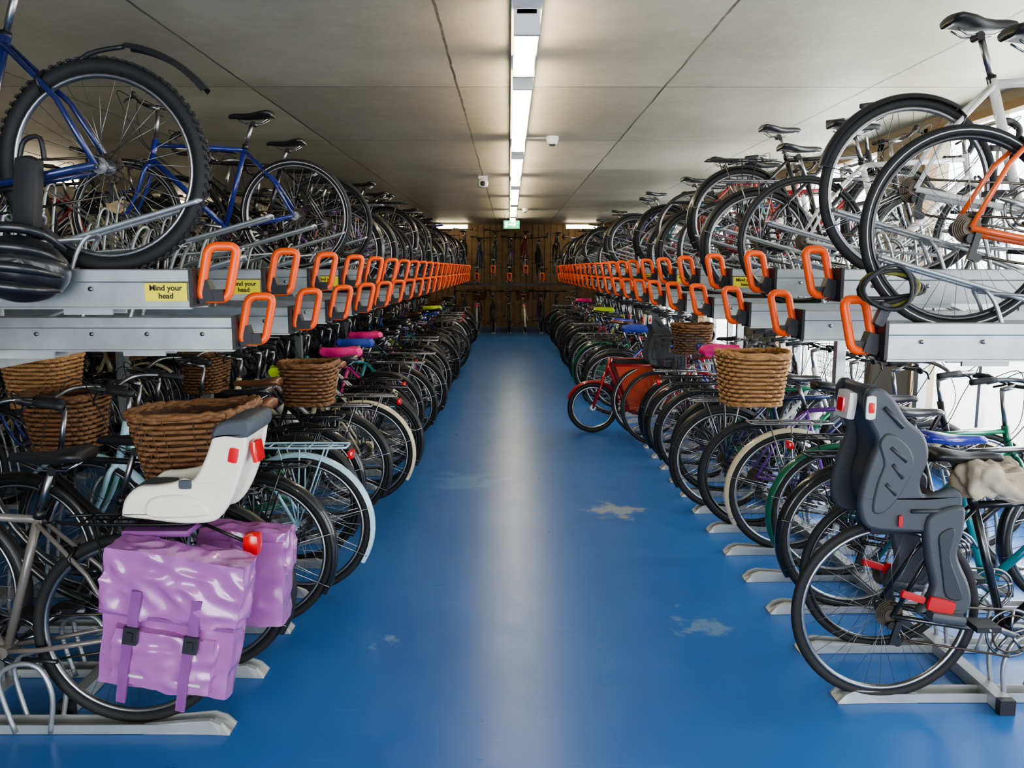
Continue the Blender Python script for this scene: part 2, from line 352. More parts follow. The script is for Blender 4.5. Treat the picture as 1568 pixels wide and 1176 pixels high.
# ------------------------------------------------------------------ racks
def tray_mesh(face=.30):
    b=MB(); L=1.72; x0=.07
    for s_ in(-1,1):
        prof=[(s_*.062,-.125),(s_*.062,-.045),(s_*.066,-.04),(s_*.066,-.004),(s_*.060,0),(s_*.045,0),(s_*.040,-.004),(s_*.040,-.03),(s_*.052,-.125)]
        b.loft([[V((x,y,z)) for y,z in prof] for x in(x0,x0+L)],'galv',smooth=False)
        b.box((x0+L/2,s_*.068,-.128),(L,.02,.006),'galv')
        for i in range(8): b.tube([(x0+.12+i*.21,s_*.066,-.065),(x0+.12+i*.21,s_*.071,-.065)],.008,'alu',8)
        b.box((x0+L*.55,s_*.05,-.145),(.5,.012,.03),'galv_light'); b.box((x0+.35,s_*.05,-.14),(.16,.012,.02),'galv_light')
    b.box((x0+L/2,0,-.03),(L,.085,.005),'galv_light')
    b.tube(cr([(.80,.035,-.01),(.62,.036,.055),(.1,.038,.205),(.05,.036,.222),(.045,0,.226),(.05,-.036,.222),(.1,-.038,.205),(.62,-.036,.055),(.80,-.035,-.01)],4),.0085,'galv',7)
    for x,h in((.42,.11),(.60,.17),(1.15,.30),(1.42,.42)):
        b.tube(cr([(x+.05,.05,-.01),(x+.02,.048,h*.6),(x-.01,.035,h),(x-.01,-.035,h),(x+.02,-.048,h*.6),(x+.05,-.05,-.01)],5),.0075,'galv',7)
    for s_ in(-1,1): b.tube([(.42,s_*.045,.10),(.95,s_*.045,.06),(1.4,s_*.045,.40)],.006,'galv',6)
    b.box((x0,0,-.06),(.012,.14,.13),'plastic_black'); b.box((.045,0,-.075),(.05,.05,.07),'plastic_black',RY(.3))
    u=V((cos(face),sin(face),0)); W=.046; Hh=.088; rc=.026; pts=[]
    for cx_,cz_,a0 in((W-rc,Hh-rc,0),(-W+rc,Hh-rc,90),(-W+rc,-Hh+rc,180),(W-rc,-Hh+rc,270)):
        for k in range(5):
            a=math.radians(a0+k*22.5); x=cx_+rc*cos(a); z=cz_+rc*sin(a)
            pts.append(u*x+V((-.22*z,0,z-.012)))
    b.tube(pts,.0155,'handle_orange',10,True)
    b.box(u*.014+V((0,0,-.088)),(.06,.036,.04),'plastic_black')
    b.box((.04,0,-.085),(.06,.03,.03),'plastic_black')
    return b.mesh('rack_tray_mesh')
def stand_mesh():
    b=MB()
    for s_ in(-1,1):
        b.loft([[V((x,s_*.03,0.002)),V((x,s_*.036,.002)),V((x,s_*.036,.035)),V((x,s_*.03,.035))] for x in(.10,1.6)],'galv_light',smooth=False)
    b.box((.85,0,.004),(1.5,.07,.004),'galv_light')
    rings=[]
    for x,w,h in((-.0,.045,.004),(.03,.043,.035),(.07,.04,.05),(.14,.037,.045),(.3,.036,.03)):
        rings.append([V((x,-w,.001)),V((x,w,.001)),V((x,w*.9,h)),V((x,w*.6,h+.004)),V((x,w*.6,max(h-.02,.003))),V((x,-w*.6,max(h-.02,.003))),V((x,-w*.6,h+.004)),V((x,-w*.9,h))])
    b.loft(rings,'galv_light',smooth=False)
    for s_ in(-1,1):
        b.tube(cr([(.62,s_*.04,.01),(.60,s_*.045,.15),(.64,s_*.045,.25),(.72,s_*.045,.26),(.78,s_*.045,.2),(.74,s_*.04,.01)],5),.009,'galv',7)
    b.tube([(.66,-.045,.255),(.66,.045,.255)],.008,'galv',6)
    b.tube(cr([(1.3,.045,.01),(1.26,.045,.35),(1.22,.03,.48),(1.22,-.03,.48),(1.26,-.045,.35),(1.3,-.045,.01)],5),.009,'galv',7)
    return b.mesh('floor_stand_mesh')
TR=tray_mesh(); TRF=tray_mesh(1.4); SD=stand_mesh()
ZH,ZL=1.60,1.42
def sign_at(x,y,z):
    b=MB(); b.box((0,0,0),(.138,.003,.06),'sign_yellow'); o=obj(b.mesh('sign_plate'),'mind_your_head_sign',Matrix.Translation((x,y,z)))
    cu=bpy.data.curves.new('t','FONT'); cu.body='Mind your\nhead'; cu.size=.026; cu.align_x='CENTER'; cu.align_y='CENTER'; cu.extrude=.0006; cu.offset=.0006
    t=bpy.data.objects.new('tmp',cu); C.objects.link(t)
    dg=bpy.context.evaluated_depsgraph_get(); me=bpy.data.meshes.new_from_object(t.evaluated_get(dg)); bpy.data.objects.remove(t)
    me.materials.clear(); me.materials.append(MT['sign_ink'])
    q=obj(me,'lettering'); q.parent=o; q.matrix_local=Matrix.Translation((0,-.0025,0))@Matrix.Rotation(pi/2,4,'X')
LH=[2.8+.8*k for k in range(22)]; LL=[3.2+.8*k for k in range(21)]
RH_=[3.25+.8*k for k in range(21)]; RL=[2.85+.8*k for k in range(22)]
for side,hi,lo in((-1,LH,LL),(1,RH_,RL)):
    X=-.98 if side<0 else 1.21
    for Y in hi: obj(TR,'upper_rack_tray',bmat(X,Y,ZH,side<0))
    for Y in lo: obj(TR,'upper_rack_tray',bmat(X,Y,ZL,side<0))
    for k,Y in enumerate(hi[:7]):
        if (side<0 and k in(0,1,3)) or (side>0 and k in(2,4,6)): sign_at(X+side*.15,Y-.0725,ZH-.075)
for k in range(44): obj(SD,'floor_wheel_stand',bmat(-.97,2.7+.4*k,0,True))
for k in range(44): obj(SD,'floor_wheel_stand',bmat(1.22,2.9+.4*k,0,False))
for side,X0,name in((-1,-1.0,'bike_rack_frame'),(1,1.2,'bike_rack_frame')):
    b=MB()
    for i in range(8):
        y=3.0+2.4*i if side<0 else 3.05+2.4*i
        for dx in(1.0,1.55): b.box((X0+side*dx,y,.62),(.06,.06,1.24),'galv'); b.box((X0+side*dx,y,.006),(.14,.14,.012),'galv')
    for dx in(1.0,1.55): b.box((X0+side*dx,11.3,1.25),(.06,17.4,.06),'galv')
    for dx in(.60,1.45):
        b.box((X0+side*dx,11.3,.028),(.05,17.0,.05),'galv_light'); b.box((X0+side*dx,2.79,.028),(.056,.03,.056),'plastic_black')
    obj(b.mesh(name),name)
# ------------------------------------------------------------------ hero bikes, lower left
def k(n): return 2.7+.4*n
b=MB(); bike(b,fr='paint_bronze',kind='diamond',rack='darkmetal',bar='flat',sh=.96,wide=.09,tr=.02); m=b.mesh('bicycle_bronze')
L0=bmat(-1.31,2.72,.015,True,0,0); obj(m,'bicycle',L0)
hb=MB(); bike(hb,fr='paint_black',kind='step',bar='sweep',gd='plastic_black',rack='paint_black',tr=.02); m=hb.mesh('bicycle_roadster'); obj(m,'bicycle',bmat(-1.2,3.1,.015,True))
b=MB(); basket(b,(0,0,0),.44,.36,.30,'wicker','wicker_dark',.76,36,14); obj(b.mesh('big_basket'),'wicker_basket',Matrix.Translation((-1.20,3.14,.765))@Matrix.Rotation(-.05,4,'Y'))
obj(BK[0],'bicycle',bmat(-1.12,3.5,.015,True,.02))
m=mkbike('bicycle_lightblue',fr='paint_ltblue',gd='paint_ltblue',rack='paint_ltblue',kind='step',bar='sweep',sad='saddle_brown',wide=.1,light=True); obj(m,'bicycle',bmat(-1.02,3.9,.015,True))
obj(BK[16],'bicycle',bmat(-1.15,4.3,.015,True,.02)); obj(BK[0],'bicycle',bmat(-1.2,4.7,.015,True,-.02)); obj(BK[20],'bicycle',bmat(-1.1,5.1,.015,True))
obj(BK[12],'bicycle',bmat(-1.0,5.5,.015,True))
b=MB(); basket(b,(0,0,0),.34,.30,.25,'wicker','wicker_dark',.8,28,11); BSK=b.mesh('small_basket')
b=MB(); basket(b,(0,0,0),.40,.34,.30,'wicker_light','wicker',.8,32,12); BSK2=b.mesh('light_basket')
obj(BSK,'wicker_basket',Matrix.Translation((-1.25,5.1,.77)))
obj(BSK2,'wicker_basket',Matrix.Translation((-2.42,4.25,.90))@Matrix.Scale(.85,4)); obj(BSK,'wicker_basket',Matrix.Translation((-2.12,3.9,.76)))
pool=[0,1,2,2,3,6,6,9,9,10,11,14,15,15,16,16,17,17,8,7,5,0,18,19,20]
for n in range(8,42):
    q=random.choice(pool)
    if n in(9,13): q=18
    if n==11: q=19
    put(BK[q],-1.06+random.uniform(-.10,.10),k(n),.015,True)
def shell(b,path,m,th=.012,n=12):
    rings=[]; N=len(path)
    for i,(x,z,hw,wg) in enumerate(path):
        a=path[max(i-1,0)]; c=path[min(i+1,N-1)]; t=V((c[0]-a[0],0,c[1]-a[1])).normalized(); nr=V((-t.z,0,t.x))
        inn=[];out=[]
        for j in range(n+1):
            u=-1+2*j/n; off=wg*abs(u)**3.0; y=hw*math.copysign(abs(u)**.85,u)
            p=V((x,y,z))+nr*off; inn.append(p+nr*th*.5); out.append(V((x,y*1.04,z))+nr*(off-th*.5))
        rings.append(inn+out[::-1])
    b.loft(rings,m)
def interp(path,n=5):
    P=cr([(p[0],p[1],0) for p in path],n); Q=cr([(p[2],p[3],0) for p in path],n)
    return [(p.x,p.y,q.x,q.y) for p,q in zip(P,Q)]
# cream child seat
b=MB(); b.T=Matrix.Translation((-.015,0,.03))@Matrix.Diagonal((1.0,.9,.96,1))
side=[(-.03,.80),(-.045,.85),(-.085,.888),(-.14,.893),(-.20,.903),(-.235,.918),(-.262,.91),(-.29,.945),(-.32,1.01),(-.345,1.075),(-.38,1.095),(-.44,1.105),(-.452,1.08),(-.435,.98),(-.40,.87),(-.355,.79),(-.31,.765),(-.22,.762),(-.12,.775),(-.04,.785)]
for s_ in(-1,1):
    b.panel(side,s_*.095,s_*.135,'seat_cream',3,.010)
    b.panel([(-.12,.79),(-.13,.85),(-.22,.865),(-.28,.85),(-.32,.80),(-.25,.785)],s_*.13,s_*.146,'seat_cream',4,.008)
b.panel([(-.06,.79),(-.07,.83),(-.24,.84),(-.31,.90),(-.39,1.07),(-.43,1.07),(-.41,.96),(-.375,.86),(-.33,.79),(-.2,.775)],-.10,.10,'seat_cream',4,.004)
b.panel([(-.335,1.055),(-.35,1.10),(-.40,1.12),(-.455,1.12),(-.462,1.08),(-.44,1.055),(-.38,1.06)],-.138,.138,'seat_pad',4,.012)
b.puff((-.445,0,.99),(.02,.09,.075),'redlens',RY(.15),n=5,rd=.3)
b.puff((-.405,.137,1.0),(.03,.01,.05),'redlens',RY(-.2),n=4,rd=.3)
b.puff((-.10,0,.86),(.10,.16,.03),'seat_pad',n=6,rd=.3)
b.puff((-.20,0,.765),(.2,.12,.05),'plastic_black',n=6,rd=.25)
for s_ in(-1,1): b.puff((-.245,s_*.138,.90),(.04,.01,.03),'seat_pad',n=4)
obj(b.mesh('child_seat_cream'),'child_bike_seat',L0)
# purple double pannier
b=MB()
for s_,cx,cz,rot,ss in((1,-.225,.475,.17,1),(-1,-.35,.50,.03,.72)):
    R_=RY(-rot)
    def at(x,y,z): return V((cx,s_*.155,cz))+R_@V((x,y,z))
    b.puff(at(0,0,-.03),(.42*ss,.12,.44*ss),'pannier_purple',R_,34,.14,.009,8,s_*3,1.0)
    b.puff(at(0,s_*.020,.110*ss),(.44*ss,.13,.21*ss),'pannier_purple',R_,34,.12,.012,10,s_*7+1,1.4)
    b.puff(at(-.0,s_*.045,-.13*ss),(.32*ss,.09,.18*ss),'pannier_purple',R_,26,.14,.009,11,s_*7+4,1.2)
    for x in(-.09,.10):
        x*=ss
        b.puff(at(x,s_*.096,.02),(.032,.014,.15*ss),'pannier_dark',R_,8,.05,.003,20); b.box(at(x,s_*.108,-.05),(.045,.014,.055),'buckle',R_); b.box(at(x,s_*.116,-.05),(.02,.012,.03),'plastic_black',R_)
        b.puff(at(x+.01,s_*.104,-.17*ss),(.030,.008,.22*ss),'pannier_dark',R_,8,.03,.004,20)
    b.puff(at(0,s_*.088,.008),(.43*ss,.008,.012),'pannier_dark',R_,6,.05)
    b.box(at(-.0,s_*.094,-.19*ss),(.26*ss,.006,.008),'tire_stripe',R_)
b.puff((-.14,0,.72),(.22,.20,.02),'pannier_dark',n=8,rd=.1)
b.puff((-.44,.03,.665),(.05,.06,.07),'redlens',n=6,rd=.4); b.tube([(-.24,0,.735),(-.43,.03,.665)],.006,'darkmetal',6)
obj(b.mesh('pannier'),'double_pannier_bag',L0)
# ------------------------------------------------------------------ hero bikes, lower right
def r(n): return 2.9+.4*n
b=MB(); bike(b,fr='paint_black',kind='diamond',rack=None,bar='flat',tr=.018,sh=.92,rim='alu'); R0=bmat(1.38,2.88,.015,False); obj(b.mesh('bicycle_black'),'bicycle',R0)
b=MB(); b.T=Matrix.Translation((.02,0,.0))@Matrix.Diagonal((.95,.85,.975,1))
wing=[(-.19,1.215),(-.15,1.215),(-.104,1.18),(-.05,1.105),(.014,1.05),(.036,.97),(.012,.885),(.03,.835),(.08,.845),(.133,.862),(.169,.834),(.168,.76),(.155,.72),(.07,.70),(-.014,.70),(-.12,.705),(-.18,.725),(-.206,.80),(-.19,.90),(-.17,.97),(-.155,1.03),(-.19,1.10),(-.205,1.17)]
leg=[(.04,.76),(.165,.80),(.172,.70),(.158,.62),(.205,.52),(.222,.45),(.20,.40),(.12,.36),(.03,.40),(.04,.43),(.075,.50),(.045,.62)]
for s_ in(-1,1):
    b.panel(wing,s_*.125,s_*.165,'seat_grey',4,.014)
    b.panel(leg,s_*.135,s_*.185,'seat_grey',4,.016)
    b.panel([(.08,.70),(.135,.72),(.125,.62),(.165,.52),(.18,.46),(.12,.47),(.10,.55),(.085,.63)],s_*.18,s_*.192,'seat_rib',4,.006)
    b.panel([(-.15,1.02),(-.12,1.06),(-.05,1.02),(-.02,.95),(-.05,.86),(-.11,.78),(-.16,.78),(-.15,.88),(-.13,.95)],s_*.16,s_*.173,'seat_grey',4,.008)
    for (x0,z0,x1,z1) in((-.14,1.15,-.07,1.08),(-.11,1.01,-.05,.96),(-.10,.95,-.06,.90),(-.12,.88,-.08,.84),(-.02,.78,.10,.78)):
        b.tube([(x0,s_*.170,z0),(x1,s_*.171,z1)],.008,'seat_rib',6)
    b.puff((.12,s_*.175,.40),(.13,.11,.03),'seat_grey',RY(.15),n=6,rd=.3)
    b.puff((.10,s_*.195,.44),(.10,.02,.05),'strap_red',RY(.25),n=6,rd=.3); b.puff((.00,s_*.185,.47),(.09,.02,.025),'strap_red',RY(.3),n=5,rd=.3)
shell(b,interp([(-.19,1.22,.09,.02),(-.18,1.15,.12,.03),(-.13,1.05,.135,.03),(-.12,.95,.135,.03),(-.14,.86,.135,.03),(-.11,.77,.135,.03),(.0,.735,.135,.03),(.10,.75,.135,.03),(.15,.80,.135,.02)],4),'seat_grey',.03)
b.puff((-.215,.0,1.14),(.03,.13,.10),'paint_white',RY(.1),n=6,rd=.3); b.puff((-.232,0,1.14),(.015,.06,.05),'redlens',RY(.1),n=4,rd=.3)
b.puff((-.19,-.172,1.15),(.035,.01,.08),'paint_white',n=4); b.puff((-.19,-.178,1.15),(.02,.01,.035),'redlens',n=4)
b.puff((.0,0,.70),(.26,.16,.06),'plastic_black',n=8,rd=.25)
for s_ in(-1,1): b.tube(cr([(-.12,s_*.05,.71),(.1,s_*.05,.70),(.25,s_*.035,.66),(.31,s_*.02,.60)],4),.006,'chrome',6)
b.puff((-.06,-.176,.745),(.015,.01,.04),'strap_red',n=4)
CS=b.mesh('child_seat_grey'); obj(CS,'child_bike_seat',R0)
obj(BK[15],'bicycle',bmat(1.55,3.3,.015,False,.02)); obj(BK[0],'bicycle',bmat(1.60,3.7,.015,False))
m=mkbike('bicycle_green',fr='paint_green',gd='paint_green',rack='paint_black',kind='diamond',bar='flat',light=True); obj(m,'bicycle',bmat(1.68,4.1,.015,False))
m=mkbike('bicycle_cream_guard',fr='paint_black',gd='paint_cream',rack='alu',kind='step',bar='sweep'); obj(m,'bicycle',bmat(1.57,4.5,.015,False))
obj(BK[9],'bicycle',bmat(1.49,4.9,.015,False,.02)); obj(BK[2],'bicycle',bmat(1.41,5.3,.015,False)); obj(BK[6],'bicycle',bmat(1.5,5.7,.015,False))
obj(BSK2,'wicker_basket',Matrix.Translation((1.46,4.92,.80)))
obj(BSK,'wicker_basket',Matrix.Translation((1.62,7.3,.86)))
for n in range(8,43):
    if n in(13,14): continue
    q=random.choice(pool+[4])
    if n==9: q=18
    put(BK[q],(1.42 if n<12 else 1.22)+random.uniform(-.09,.09),r(n),.015,False)
obj(CS,'child_bike_seat',bmat(1.45,7.7,.02,False))
b=MB(); wirebasket(b,(0,0,0),.36,.34,.26); obj(b.mesh('wire_b'),'wire_basket',Matrix.Translation((1.42,6.9,.78)))
# cargo bike
b=MB()
wheel(b,0,.25,.024,None,'alu',False,False,None,20)
wheel(b,-1.65,.30,.022,None,'alu',False,True,None,28)
guard(b,0,.25,.265,20,170,'paint_red')
for s_ in(-1,1):
    b.tube([(0,s_*.05,.25),(-.08,s_*.05,.48),(-.12,s_*.02,.60)],.011,'paint_red',8)
b.tube([(-.12,0,.56),(-.17,0,.74)],.02,'paint_red',10)
b.tube(cr([(-.15,0,.66),(-.26,0,.42),(-.36,0,.22),(-.6,0,.20),(-.95,0,.22),(-1.15,0,.30),(-1.35,0,.28)],5),.022,'paint_red',10)
b.tube([(-1.25,0,.28),(-1.33,0,.85)],.016,'paint_red',8); b.tube([(-1.0,0,.24),(-.88,0,.95)],.018,'paint_red',8); b.tube([(-.93,0,.62),(-1.29,0,.55)],.016,'paint_red',8)
for s_ in(-1,1): b.tube([(-1.3,s_*.02,.65),(-1.65,s_*.06,.30),(-1.25,s_*.03,.28)],.009,'paint_red',8)
saddle(b,-1.34,.93,'saddle_black')
def cbox(x0,x1,x2,x3,z0,z1,w0,w1,m):
    b.add([(x0,-w0,z0),(x0,w0,z0),(x1,w0,z0),(x1,-w0,z0),(x2,-w1,z1),(x2,w1,z1),(x3,w1,z1),(x3,-w1,z1)],[(0,1,2,3),(0,4,5,1),(1,5,6,2),(2,6,7,3),(3,7,4,0)],m,False)
cbox(-.90,-.34,-.95,-.18,.26,.70,.22,.29,'cargo_red'); cbox(-.89,-.36,-.94,-.20,.27,.702,.20,.27,'paint_black')
b.tube([(-.95,-.29,.70),(-.95,.29,.70),(-.18,.29,.70),(-.18,-.29,.70)],.013,'paint_red',6,True)
for s_ in(-1,1): b.tube(cr([(-.88,0,.98),(-.86,s_*.2,1.02),(-.98,s_*.28,1.02),(-1.08,s_*.28,1.0)],4),.011,'plastic_black',8)
b.cylY((-1.15,0,.28),.08,.02,'alu')
obj(b.mesh('cargo'),'cargo_bicycle',bmat(.82,8.0,.0,True))
# ------------------------------------------------------------------ upper bikes
b=MB(); bike(b,fr='paint_navy',knob=True,tr=.025,bar='flat',fat=1.25,sh=.98)
guard(b,-.06,.36,.372,96,142,'plastic_black',.03,16)
b.tube(cr([(.13,.0,.62),(.03,0,.70),(-.09,0,.725)],4),.008,'plastic_black',6)
obj(b.mesh('bicycle_navy_mtb'),'bicycle',bmat(-1.34,2.8,ZH-.01,True))
for Y,i in {5.2:1,6.0:15,6.4:0,7.2:2}.items():
    z=ZH if any(abs(Y-y)<.01 for y in LH) else ZL
    obj(BK[i],'bicycle',bmat(-1.32,Y,z-.02,True,random.uniform(-.03,.03)))
upool=[0,1,2,3,6,9,10,6,0,13,15,15,16,17,17]
for Y in LH+LL:
    if Y<7.3: continue
    h=any(abs(Y-y)<.01 for y in LH)
    if random.random()<(.65 if h else .4): continue
    put(BK[random.choice(upool)],-1.36+random.uniform(-.06,.06),Y,(ZH if h else ZL)-.02,True)
m=mkbike('bicycle_orange',fr='paint_orange',tr=.019,stripe='tire_stripe',rim='paint_black',bar='flat',sh=.97,fat=1.15); UR0=bmat(1.53,2.83,ZL-.03,False); obj(m,'bicycle',UR0)
m=mkbike('bicycle_white',fr='paint_white',tr=.017,bar='drop',rim='alu',sh=.96,gd='plastic_black',halfguard=True,fat=1.2); obj(m,'bicycle',bmat(1.54,3.25,ZH-.045,False))
for Y,i in {4.45:5,5.25:2,5.65:0,6.05:3,6.85:6}.items():
    z=ZH if any(abs(Y-y)<.01 for y in RH_) else ZL
    obj(BK[i],'bicycle',bmat(1.56,Y,z-.02,False,random.uniform(-.03,.03)))
for Y in RH_+RL:
    if Y<7.0: continue
    h=any(abs(Y-y)<.01 for y in RH_)
    if random.random()<(.65 if h else .2): continue
    put(BK[random.choice(upool+[5,3])],1.57+random.uniform(-.06,.06),Y,(ZH if h else ZL)-.02,False)
for n in range(0,40):
    Y=3.0+.4*n; hi=n%2
    if n<26 or n%2: put(BK[random.choice([0,2,6,7,12,8,14])],-4.5,Y,.015,False)
    if random.random()<.5: put(BK[random.choice([1,2,15,6,9,1,10])],-4.5,Y,(ZH if hi else ZL)-.02,False)
    obj(TR,'upper_rack_tray',bmat(-4.85,Y,ZH if hi else ZL,False)); 
    if n<30: obj(SD,'floor_wheel_stand',bmat(-4.85,Y,0,False))
for i in range(8):
    X=-1.20+.4*i; z=ZH if i%2==0 else ZL
    T=Matrix.Rotation(pi/2,4,'Z')
    obj(TRF,'upper_rack_tray',Matrix.Translation((X,20.2,z))@T); obj(SD,'floor_wheel_stand',Matrix.Translation((X,20.6,0))@T)
    for (z2,q) in((z-.02,[0,1,2,6,3,9,15,10][i]),(.015,[6,7,10,2,12,11,1,4][i])):
        obj(BK[q],'bicycle',Matrix.Translation((X,20.65+.1*(i%3),z2))@Matrix.Rotation(pi/2+random.uniform(-.06,.06),4,'Z')@Matrix.Rotation(random.uniform(-.06,.06),4,'X'))
b=MB(); b.box((.15,22.1,1.2),(3.3,.06,.06),'darkmetal')
for x in(-1.45,.0,1.8): b.box((x,22.1,.585),(.06,.06,1.17),'darkmetal')
obj(b.mesh('far_frame'),'bike_rack_frame')
# ------------------------------------------------------------------ helmet, locks, cover
b=MB()
for sc,m_ in((1,'helmet'),(.9,'rubber')):
    rings=[]
    for i in range(13):
        ph=i/12*pi*.56
        rings.append([V((.14*sc*sin(ph)*cos(a)*(1+.03*cos(2*a)),.105*sc*sin(ph)*sin(a),.115*sc*cos(ph)*(1-.05*abs(sin(4*a))*sin(ph)))) for a in [2*pi*q/40 for q in range(40)]])
    b.loft(rings,m_,False)
for a in(-.75,-.25,.25,.75):
    P=cr([(-.135,a*.07,.0),(-.10,a*.11,.085),(-.03,a*.125,.118),(.05,a*.12,.11),(.12,a*.09,.05)],5); b.tube(P,[.006+.011*sin(pi*i/(len(P)-1)) for i in range(len(P))],'helmet',8)
b.tube(cr([(.06,.09,-.02),(.02,.06,-.12),(0,0,-.15),(-.02,-.06,-.12),(-.05,-.09,-.02)],5),.005,'plastic_black',5)
obj(b.mesh('helmet'),'bicycle_helmet',Matrix.Translation((-1.54,2.62,1.60))@Matrix.Rotation(1.25,4,'X')@Matrix.Rotation(.5,4,'Y'))
b=MB(); b.puff((0,0,0),(.07,.05,.22),'plastic_black',RY(.12),n=8,rd=.25); b.tube(cr([(-.02,0,.10),(.0,0,.16),(.05,0,.17),(.06,0,.10)],4),.008,'plastic_black',6)
obj(b.mesh('lock'),'folding_bike_lock',Matrix.Translation((-1.53,2.68,1.84)))
b=MB()
for q in range(5):
    P=[V((.08*cos(a)*(1+.1*q)+.01*q,.015*q-.03+.01*sin(2*a),.07*sin(a)*(1-.1*q)+.01*sin(a*2+q))) for a in [2*pi*j/20 for j in range(20)]]
    b.tube(P,.007,'olive' if q==2 else 'rubber',6,True)
b.puff((0,0,-.09),(.035,.03,.08),'plastic_black',RY(.4),n=4)
obj(b.mesh('cable_lock'),'cable_lock',Matrix.Translation((1.24,2.74,1.54)))
b=MB(); b.puff((0,0,0),(.22,.2,.11),'canvas',None,20,.4,.04,14); b.puff((.2,0,-.02),(.26,.16,.09),'paint_white',None,14,.5,.04,16,4)
obj(b.mesh('cover'),'crumpled_rain_cover',bmat(1.72,2.84,.865,False))
# ------------------------------------------------------------------ room
X0,X1,Y0,Y1,CZ=-6.6,3.45,-4.0,23.2,2.82
def room(name,boxes,m):
    b=MB()
    for c,d in boxes: b.box(c,d,m)
    return obj(b.mesh(name),name)
fm=bpy.data.materials.new('floor_blue'); fm.use_nodes=True; n=fm.node_tree.nodes; l=fm.node_tree.links; p=n['Principled BSDF']
tc=n.new('ShaderNodeTexCoord')
def nz(sc,det=6,ro=.6,vec=None):
    q=n.new('ShaderNodeTexNoise'); q.inputs['Scale'].default_value=sc; q.inputs['Detail'].default_value=det; q.inputs['Roughness'].default_value=ro
    l.new(vec or tc.outputs['Object'],q.inputs['Vector']); return q
def ramp(src,a,b_,ca=(0,0,0,1),cb=(1,1,1,1)):
    q=n.new('ShaderNodeValToRGB'); q.color_ramp.elements[0].position=a; q.color_ramp.elements[1].position=b_; q.color_ramp.elements[0].color=ca; q.color_ramp.elements[1].color=cb
    l.new(src,q.inputs[0]); return q
def mix(f,a,b_):
    q=n.new('ShaderNodeMix'); q.data_type='RGBA'
    l.new(f,q.inputs[0])
    for s_,i in((a,6),(b_,7)):
        if isinstance(s_,tuple): q.inputs[i].default_value=s_
        else: l.new(s_,q.inputs[i])
    return q.outputs[2]
n1=nz(.9,3,.5); n2=nz(7,8,.7)
c1=ramp(n1.outputs['Fac'],.25,.75,(.024,.118,.37,1),(.038,.155,.42,1))
c2=mix(ramp(n2.outputs['Fac'],.4,.9,(0,0,0,1),(.10,.10,.10,1)).outputs[0],c1.outputs[0],(.16,.30,.50,1))
last=c2
for rot,sx_,sy_,thr in((.5,.8,14,.68),(-.9,.7,16,.69),(1.4,.6,12,.69)):
    mp=n.new('ShaderNodeMapping'); mp.inputs['Scale'].default_value=(sx_*2,sy_*2,1); mp.inputs['Rotation'].default_value=(0,0,rot); l.new(tc.outputs['Object'],mp.inputs[0])
    n3=nz(2,3,.5,mp.outputs[0]); last=mix(ramp(n3.outputs['Fac'],thr,thr+.12,(0,0,0,1),(.25,.25,.25,1)).outputs[0],last,(.22,.36,.54,1))
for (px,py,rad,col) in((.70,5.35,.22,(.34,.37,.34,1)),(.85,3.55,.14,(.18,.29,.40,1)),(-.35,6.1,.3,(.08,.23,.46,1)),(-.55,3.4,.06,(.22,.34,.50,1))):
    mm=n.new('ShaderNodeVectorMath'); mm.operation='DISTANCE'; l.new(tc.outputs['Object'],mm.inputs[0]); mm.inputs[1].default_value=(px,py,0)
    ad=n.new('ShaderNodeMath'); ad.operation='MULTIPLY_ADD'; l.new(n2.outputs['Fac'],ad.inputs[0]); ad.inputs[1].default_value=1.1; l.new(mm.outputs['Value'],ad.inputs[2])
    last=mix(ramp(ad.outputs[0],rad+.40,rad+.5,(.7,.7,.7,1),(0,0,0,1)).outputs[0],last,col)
l.new(last,p.inputs['Base Color'])
rr_=ramp(n2.outputs['Fac'],.3,.75,(.27,.27,.27,1),(.36,.36,.36,1)); l.new(rr_.outputs[0],p.inputs['Roughness']); MT['floor_blue']=fm
bp=n.new('ShaderNodeBump'); bp.inputs['Strength'].default_value=.2; bp.inputs['Distance'].default_value=.01; n4=nz(2.2,3,.5); l.new(n4.outputs['Fac'],bp.inputs['Height']); l.new(bp.outputs[0],p.inputs['Normal'])
cm=bpy.data.materials.new('ceiling_concrete'); cm.use_nodes=True; n=cm.node_tree.nodes; l=cm.node_tree.links; p=n['Principled BSDF']; tc=n.new('ShaderNodeTexCoord')
mp=n.new('ShaderNodeMapping'); mp.inputs['Location'].default_value=(.34+14,-5.8+23.5,0); l.new(tc.outputs['Object'],mp.inputs[0])
br=n.new('ShaderNodeTexBrick'); br.offset=0; br.squash=1; br.inputs['Scale'].default_value=1; br.inputs['Brick Width'].default_value=1.4; br.inputs['Row Height'].default_value=2.35
br.inputs['Mortar Size'].default_value=.009; br.inputs['Mortar Smooth'].default_value=.3; br.inputs['Color1'].default_value=(.42,.395,.31,1); br.inputs['Color2'].default_value=(.58,.54,.42,1); br.inputs['Mortar'].default_value=(.07,.06,.045,1)
n0=nz(3,3,.5); 
va=n.new('ShaderNodeVectorMath'); va.operation='MULTIPLY_ADD'; l.new(n0.outputs['Color'],va.inputs[0]); va.inputs[1].default_value=(.02,.02,0); l.new(mp.outputs[0],va.inputs[2]); l.new(va.outputs[0],br.inputs['Vector'])
n1=nz(.9,8,.65); n2=nz(9,8,.75)
cc=mix(ramp(n1.outputs['Fac'],.38,.66,(0,0,0,1),(.7,.7,.7,1)).outputs[0],br.outputs['Color'],(.34,.31,.23,1))
cc=mix(ramp(n2.outputs['Fac'],.52,.75,(0,0,0,1),(.4,.4,.4,1)).outputs[0],cc,(.66,.62,.50,1))
